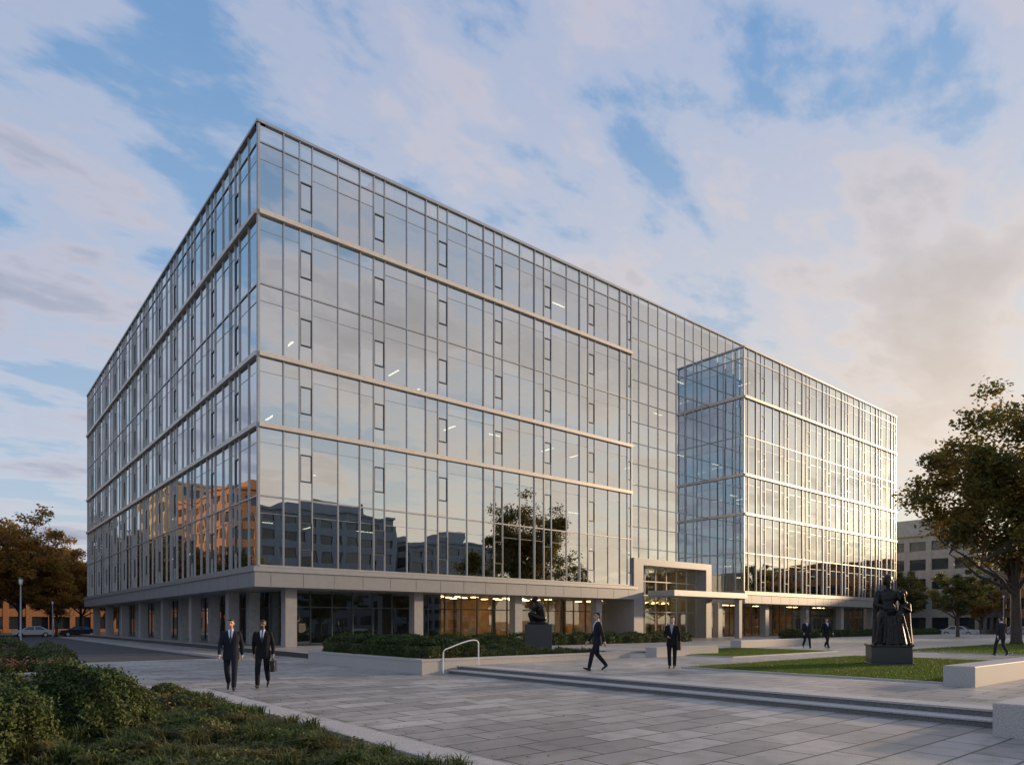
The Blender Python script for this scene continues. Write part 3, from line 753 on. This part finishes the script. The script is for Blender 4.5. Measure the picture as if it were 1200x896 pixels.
def hand(F,w,d,side,grip=False):
    w=Vector(w); d=Vector(d).normalized(); fwd=Vector((0,-1,0)); fwd=(fwd-d*fwd.dot(d)).normalized(); inn=d.cross(fwd)*1.0
    if inn.x*side>0: inn=-inn
    F.cone(w,w+d*.03,.027,.03,'skin',8)
    for t in (-.02,0,.02): F.cone(w+d*.03+fwd*t,w+d*.085+fwd*t*1.15,.016,.015,'skin',8)
    L=[.066,.078,.073,.056]
    for i in range(4):
        o=w+d*.088+fwd*(.031-.021*i)
        curl=.9 if grip else .3
        m=o+(d*math.cos(curl*.6)+inn*math.sin(curl*.6))*L[i]*.5; e=m+(d*math.cos(curl*1.6)+inn*math.sin(curl*1.6))*L[i]*.5
        F.cone(o,m,.0105,.0095,'skin',8); F.cone(m,e,.0095,.008,'skin',8)
    o=w+d*.03+fwd*.028; m=o+(d*.6+fwd*.65+inn*.25)*.042; e=m+(d*.9+fwd*.15+inn*.35)*.032
    F.cone(o,m,.013,.012,'skin',8); F.cone(m,e,.012,.009,'skin',8)
def person(name,loc,rot,h=1.78,voxel=.01,suit='suit',skin='skin',pose='walk',phase=1,woman=False,item=None,tie=True,head_turn=0.):
    F=Fig(); s=phase
    if pose=='walk':
        fwd=dict(knee=(-.19,.51),ank=(-.27,.09),pitch=.25); bk=dict(knee=(.02,.49),ank=(.27,.17),pitch=-.65)
    else:
        fwd=dict(knee=(-.03,.49),ank=(-.02,.08),pitch=0); bk=dict(knee=(0.0,.49),ank=(.04,.08),pitch=0)
    for side,i in ((-1,0),(1,1)):
        q=fwd if side*s>0 else bk
        x=side*.09; kx=side*.095
        F.cone((x,0,.90),(kx,q['knee'][0],q['knee'][1]),.096,.072,'trousers')
        ax=side*.085
        F.cone((kx,q['knee'][0],q['knee'][1]),(ax,q['ank'][0],q['ank'][1]+.03),.072,.060,'trousers')
        a=Vector((ax,q['ank'][0],q['ank'][1])); pt=q['pitch']; f=Vector((side*.02,-math.cos(pt),math.sin(pt))); dn=Vector((0,-math.sin(pt),-math.cos(pt)))
        F.cone(a,a+dn*.035,.04,.04,'shoe')
        heel=a+dn*.052-f*.035; F.cone(heel,heel+f*.10,.036,.04,'shoe'); F.cone(heel+f*.09,heel+f*.20+dn*.004,.040,.028,'shoe')
    F.ell((0,0.005,.93),(.165,.115,.12),'trousers')
    wsh=.92 if woman else 1
    F.loft([(0,.005,.76,.200,.140),(0,.005,.86,.198,.134),(0,.0,.98,.182*wsh,.120),(0,0,1.08,.170*wsh,.112),(0,-.005,1.22,.190*wsh,.127),(0,0,1.34,.205*wsh,.124),(0,.005,1.42,.197*wsh,.104),(0,.01,1.465,.14*wsh,.08),(0,.012,1.50,.07,.062)],'jacket')
    ht=Matrix.Rotation(head_turn,3,'Z')
    def H(p): p=Vector(p); q=ht@Vector((p.x,p.y-.005,0)); return (q.x,q.y,p.z)
    F.cone((0,.012,1.46),(0,0,1.57),.056,.052,'skin')
    F.cone((0,.012,1.475),(0,.008,1.512),.064,.060,'shirt')
    F.ell(H((0,.012,1.685)),(.074,.093,.088),'skin',ht); F.ell(H((0,-.028,1.625)),(.056,.062,.070),'skin',ht)
    F.ell(H((0,-.062,1.588)),(.026,.022,.018),'skin',ht)
    F.cone(H((0,-.085,1.675)),H((0,-.108,1.637)),.009,.014,'skin',8)
    F.ell(H((0,-.083,1.607)),(.022,.010,.008),'skin',ht); F.ell(H((0,-.078,1.692)),(.05,.014,.009),'skin',ht)
    for sd in (-1,1): F.ell(H((sd*.076,.008,1.648)),(.011,.018,.030),'skin',ht)
    F.ell(H((0,.030,1.712)),(.080,.090,.076),'hair',ht); F.ell(H((0,-.025,1.752)),(.062,.052,.030),'hair',ht)
    F.ell(H((0,.062,1.65)),(.064,.045,.055),'hair',ht)
    if woman: F.ell(H((0,.06,1.58)),(.085,.055,.12),'hair',ht)
    sw=.18 if pose=='walk' else .02
    for side in (-1,1):
        sh=Vector((side*.183*wsh,.01,1.41))
        y=(-sw if side*s<0 else sw)
        el=Vector((side*.245,y*.35+.02,1.14)); wr=Vector((side*.25,y*1.0-.03,.90))
        if item=='folder' and side==-1: el=Vector((side*.245,.03,1.14)); wr=Vector((side*.12,-.17,1.08))
        if item=='briefcase' and side==1: el=Vector((.25,.03,1.13)); wr=Vector((.265,-.02,.88))
        F.cone(sh,el,.070,.056,'jacket'); F.cone(el,wr,.056,.042,'jacket'); d=(wr-el).normalized()
        F.cone(wr+d*.005,wr+d*.02,.034,.033,'shirt'); hand(F,wr+d*.02,d,side,item is not None and side==1)
        if side==1: hw=wr+d*.1
    def rel(l,c,n):
        if l=='jacket' and n.y<.1 and c.y<0:
            t=(c.z-1.17)/(1.50-1.17)
            if 0<t<1.05 and abs(c.x)<.005+.062*t:
                if tie and abs(c.x)<.012+.014*(1-t): return 'tie'
                return 'shirt'
        if l=='shirt' and tie and c.z>1.4 and c.y<-.02 and abs(c.x)<.02: return 'tie'
        if l=='skin' and c.z>1.6:
            q=ht.inverted()@Vector((c.x,c.y,0))
            if q.y<-.06 and abs(c.z-1.668)<.007 and .018<abs(q.x)<.042: return 'eye'
            if q.y<-.06 and abs(c.z-1.688)<.005 and .014<abs(q.x)<.048: return 'hair'
        return None
    mats=dict(trousers=suit,jacket=suit,skin=skin,shirt='shirt' if not woman else 'blouse',tie='tie',shoe='shoe',hair='hair',eye='eye')
    o=F.build(name,voxel,mats,rel,loc,rot,h/1.79)
    if item=='briefcase':
        b=MB(); x,y,z=hw.x,hw.y,hw.z
        b.box(x-.05,x+.05,y-.2,y+.2,z-.36,z-.07,'leather'); b.tube([(x,y-.07,z-.07),(x,y-.06,z-.015),(x,y+.06,z-.015),(x,y+.07,z-.07)],[.009]*4,'leather',6)
        b.box(x-.053,x+.053,y-.13,y-.10,z-.2,z-.12,'steel'); b.obj('briefcase',o,bevel=.012)
    if item=='folder':
        b=MB(); b.box(.17,.30,-.14,.16,.62,.92,'leather'); b.tube([(.2,-.1,.92),(.2,-.04,1.3),(.17,.0,1.47),(.2,.06,1.3),(.2,.12,.92)],[.01]*5,'leather',6); b.obj('shoulder_bag',o,bevel=.02)
    return o
rad=math.radians
person('man_in_suit',(-8.49,-22.33,0),rad(-22),1.81,.0095,'suit','skin','walk',1,head_turn=rad(-8))
person('man_in_suit',(-7.62,-22.15,0),rad(-30),1.79,.0095,'suit2','skin2','walk',-1,item='briefcase',head_turn=rad(-10))
person('man_in_suit',(1.44,-25.65,UP),rad(-122),1.80,.011,'suit','skin','walk',1,tie=False)
person('woman_in_suit',(4.17,-26.4,UP),rad(-60),1.68,.011,'suit2','skin','stand',1,woman=True,item='folder',tie=False)
person('man_in_suit',(24.7,-20.4,UP),rad(-40),1.76,.018,'suit','skin','walk',1)
person('man_in_suit',(25.5,-21.2,UP),rad(-30),1.76,.018,'suit2','skin','walk',-1)
person('man_in_suit',(22.3,-30.6,UP),rad(140),1.76,.018,'suit3','skin','walk',1,tie=False)
person('man_in_suit',(23.6,-31.9,UP),rad(-50),1.76,.018,'suit2','skin2','stand',1)

# ---------------------------------------------------------------- statues
def statue(name,loc,rot):
    e=empty(name,loc); e.rotation_euler=(0,0,rot)
    b=MB(); b.box(-.68,.68,-.68,.68,-.05,.10,'granite_d'); b.box(-.62,.62,-.62,.62,.10,.66,'granite_d'); b.box(-.66,.66,-.66,.66,.66,.74,'granite_d'); b.obj('pedestal',e,bevel=.02)
    F=Fig(); k='bronze'; z=0
    F.loft([(0,.25,z,.50,.40),(0,.25,z+.75,.46,.36)],k); F.loft([(0,.56,z,.48,.14),(0,.58,z+1.35,.42,.10),(0,.58,z+1.5,.28,.08)],k)
    F.loft([(0,-.32,z,.56,.44),(.02,-.32,z+.25,.48,.38),(0,-.28,z+.6,.42,.36),(0,-.2,z+.85,.40,.38),(0,.05,z+1.0,.34,.3)],k)
    for sd in (-1,1):
        F.cone((sd*.17,.2,z+.85),(sd*.25,-.45,z+.88),.2,.17,k); F.cone((sd*.25,-.47,z+.86),(sd*.26,-.50-.05*sd,z+.1),.15,.12,k)
        F.cone((sd*.27,-.55,z+.05),(sd*.29,-.75,z+.045),.07,.05,k)
    for i in range(9):
        a=-.5+i*.125; F.cone((a*.75,-.58+.06*(i%2),z+.85),(a*1.1,-.72+.08*(i%2),z+.03),.035,.06,k,8)
    F.loft([(0,.18,z+.85,.30,.24),(0,.16,z+1.1,.27,.21),(0,.12,z+1.4,.33,.23),(0,.12,z+1.6,.33,.19),(0,.11,z+1.7,.16,.12)],k)
    for i in range(6): F.cone((-.28+.05*i,-.02,z+1.58),(-.1+.07*i,-.10,z+.95),.03,.04,k,8)
    F.cone((0,.1,z+1.65),(0,.04,z+1.84),.085,.08,k)
    F.ell((0,.02,z+1.98),(.125,.155,.15),k); F.ell((0,-.05,z+1.88),(.09,.10,.10),k); F.cone((0,-.13,z+1.99),(0,-.175,z+1.93),.014,.022,k,8)
    F.ell((0,.07,z+2.01),(.15,.15,.14),k); F.ell((0,-.09,z+1.81),(.06,.06,.08),k)
    for sd in (-1,1): F.ell((sd*.13,.06,z+1.90),(.05,.08,.11),k)
    F.cone((-.32,.12,z+1.55),(-.44,.0,z+1.2),.125,.10,k); F.cone((-.44,0,z+1.2),(-.2,-.36,z+1.12),.10,.06,k); F.ell((-.16,-.42,z+1.1),(.07,.09,.05),k)
    F.cone((.32,.12,z+1.55),(.48,-.02,z+1.28),.125,.10,k); F.cone((.48,-.02,z+1.28),(.42,-.34,z+1.42),.10,.06,k); F.ell((.41,-.38,z+1.47),(.06,.07,.08),k)
    for q in range(4): F.cone((-.20+.035*q,-.48,z+1.1),(-.2+.035*q,-.53,z+1.06),.016,.014,k,8)
    F.loft([(.55,-.05,z,.26,.26),(.55,-.02,z+.6,.2,.2),(.53,0,z+1.0,.2,.16),(.5,.0,z+1.3,.12,.1)],k)
    F.ell((.5,-.04,z+1.53),(.11,.125,.125),k); F.cone((.5,0,z+1.3),(.5,-.03,z+1.46),.065,.06,k)
    F.cone((.68,0,z+1.2),(.66,-.25,z+1.0),.07,.055,k); F.cone((.66,-.25,z+1.0),(.42,-.42,z+1.1),.055,.04,k)
    F.loft([(-.02,-.46,z+1.06,.17,.12),(-.02,-.46,z+1.11,.17,.12)],k)
    o=F.build('bronze_figure',.014,{},None,(0,0,.735),0,1,1); o.parent=e; o.scale=(.92,.92,1.13)
    return e
statue('bronze_statue',(11.1,-30.3,UP),rad(-58))
def sculpture(name,loc,rot):
    e=empty(name,loc); e.rotation_euler=(0,0,rot)
    b=MB(); b.box(-.70,.70,-.70,.70,-.05,1.40,'granite_d'); b.box(-.75,.75,-.75,.75,-.05,.12,'granite_d'); b.obj('pedestal',e,bevel=.015)
    F=Fig(); k='bronze'; z=0
    F.ell((0,0,z+.06),(.55,.42,.1),k)
    F.ell((.15,.05,z+.3),(.28,.26,.26),k)
    F.cone((.05,-.08,z+.3),(-.38,-.12,z+.52),.17,.12,k); F.cone((-.38,-.12,z+.52),(-.30,-.12,z+.08),.12,.07,k); F.cone((-.30,-.14,z+.06),(-.48,-.16,z+.05),.055,.035,k)
    F.cone((.1,.15,z+.25),(-.30,.2,z+.14),.16,.11,k); F.cone((-.3,.2,z+.14),(.15,.3,z+.09),.1,.06,k)
    F.cone((.18,.04,z+.4),(.10,.0,z+.78),.23,.25,k); F.cone((.1,0,z+.78),(.0,-.02,z+.95),.25,.19,k)
    F.cone((-.02,-.02,z+1.0),(-.12,-.03,z+1.14),.08,.075,k); F.ell((-.17,-.03,z+1.26),(.14,.11,.14),k); F.ell((-.11,-.02,z+1.31),(.14,.12,.12),k)
    F.cone((.0,-.20,z+.95),(-.28,-.26,z+.78),.095,.075,k); F.cone((-.28,-.26,z+.78),(-.38,-.08,z+1.05),.07,.05,k); F.ell((-.34,-.04,z+1.12),(.05,.06,.06),k)
    F.cone((.0,.18,z+.95),(-.22,.26,z+.68),.09,.07,k); F.cone((-.22,.26,z+.68),(-.42,.05,z+.56),.065,.045,k)
    o=F.build('bronze_figure',.016,{},None,(0,0,1.395),0,1,1); o.parent=e; o.scale=(1.1,1.1,1.05)
sculpture('bronze_sculpture',(10.1,-13.2,UP),rad(-40))

# ---------------------------------------------------------------- street furniture
b=MB()
def smoothpath(pts,n=6):
    pts=[Vector(p) for p in pts]; r=[]
    for i in range(len(pts)-1):
        p0=pts[max(i-1,0)];p1=pts[i];p2=pts[i+1];p3=pts[min(i+2,len(pts)-1)]
        for j in range(n):
            t=j/n; r.append(.5*((2*p1)+(p2-p0)*t+(2*p0-5*p1+4*p2-p3)*t*t+(3*p1-p0-3*p2+p3)*t*t*t))
    return r+[pts[-1]]
y=-21.45
pp=smoothpath([(-1.45,y,0),(-1.45,y,.6),(-1.40,y,.80),(-1.2,y,.88),(-.6,y,1.06),(-.2,y,1.12),(-.02,y,1.05),(0,y,.8),(0,y,UP)])
b.tube(pp,[.022]*len(pp),'rail',8)
b.obj('handrail',smooth=True)
def lamp(x,y,h=4.0):
    e=empty('street_lamp',(x,y,0)); b=MB()
    b.tube([(0,0,-.1),(0,0,.3),(0,0,.35),(0,0,h)],[.11,.10,.055,.04],'fascia',10)
    b.tube([(0,0,h),(0,0,h+.06),(0,0,h+.34),(0,0,h+.38)],[.05,.09,.11,.04],'paint',12); b.tube([(0,0,h+.38),(0,0,h+.45)],[.15,.05],'dark',12)
    b.obj('pole_and_lantern',e,smooth=True)
lamp(-10.6,10.5); lamp(-10.6,34); lamp(-4,60.5); lamp(93.4,-12,5); lamp(93.4,-34,5)
def car(x,y,rot,paint):
    e=empty('parked_car',(x,y,-.116)); e.rotation_euler=(0,0,rot)
    b=MB()
    prof=[(-2.2,.35),(-2.25,.62),(-2.15,.85),(-1.2,.95),(-.55,1.40),(.85,1.43),(1.55,1.0),(2.1,.95),(2.25,.7),(2.2,.33)]
    n=len(prof)
    def wdt(z): return .9 if z<.97 else .9-(z-.97)*.42
    for i in range(n-1):
        (x0,z0),(x1,z1)=prof[i],prof[i+1]
        k=paint if not((i in (3,5))) else 'winglass'
        b.poly([(x0,-wdt(z0),z0),(x1,-wdt(z1),z1),(x1,wdt(z1),z1),(x0,wdt(z0),z0)],k)
    for sd in (-1,1):
        lowp=[(-2.2,.35),(-2.25,.62),(-2.15,.85),(-1.2,.95),(1.62,.96),(2.1,.95),(2.25,.7),(2.2,.33)]
        b.poly([(p[0],sd*.9,p[1]) for p in lowp],paint)
        b.poly([(-1.2,sd*.9,.95),(-.55,sd*wdt(1.4),1.40),(.85,sd*wdt(1.43),1.43),(1.62,sd*.9,.96)],paint)
        b.poly([(-1.0,sd*.905,.98),(-.48,sd*(wdt(1.35)+.01),1.34),(.15,sd*(wdt(1.36)+.01),1.36),(.15,sd*.905,.98)],'winglass')
        b.poly([(.25,sd*.905,.98),(.25,sd*(wdt(1.36)+.01),1.36),(.8,sd*(wdt(1.36)+.01),1.36),(1.38,sd*.905,.98)],'winglass')
        b.box(2.1,2.262,sd*.6-.2,sd*.6+.2,.68,.82,'redl'); b.box(-2.262,-2.1,sd*.6-.2,sd*.6+.2,.62,.76,'steel')
        for wx in (-1.35,1.35):
            b.tube([(wx,sd*.70,.32),(wx,sd*.92,.32)],[.33,.33],'tyre',18); b.tube([(wx,sd*.92,.32),(wx,sd*.93,.32)],[.2,.18],'steel',12)
    b.box(-2.1,2.1,-.85,.85,.25,.4,'tyre')
    b.obj('body',e)
for (x,y,r,k) in [(-11,68.6,0,'carb'),(-5.4,68.8,0,'carw'),(-17,68.6,0,'carr'),(-.2,68.7,0,'carb'),(96.3,-6,rad(90),'carw'),(96.3,-13,rad(90),'carr'),(96.3,-20,rad(90),'carb'),(96.3,2,rad(90),'carb'),(96.4,-28,rad(90),'carw')]: car(x,y,r,k)
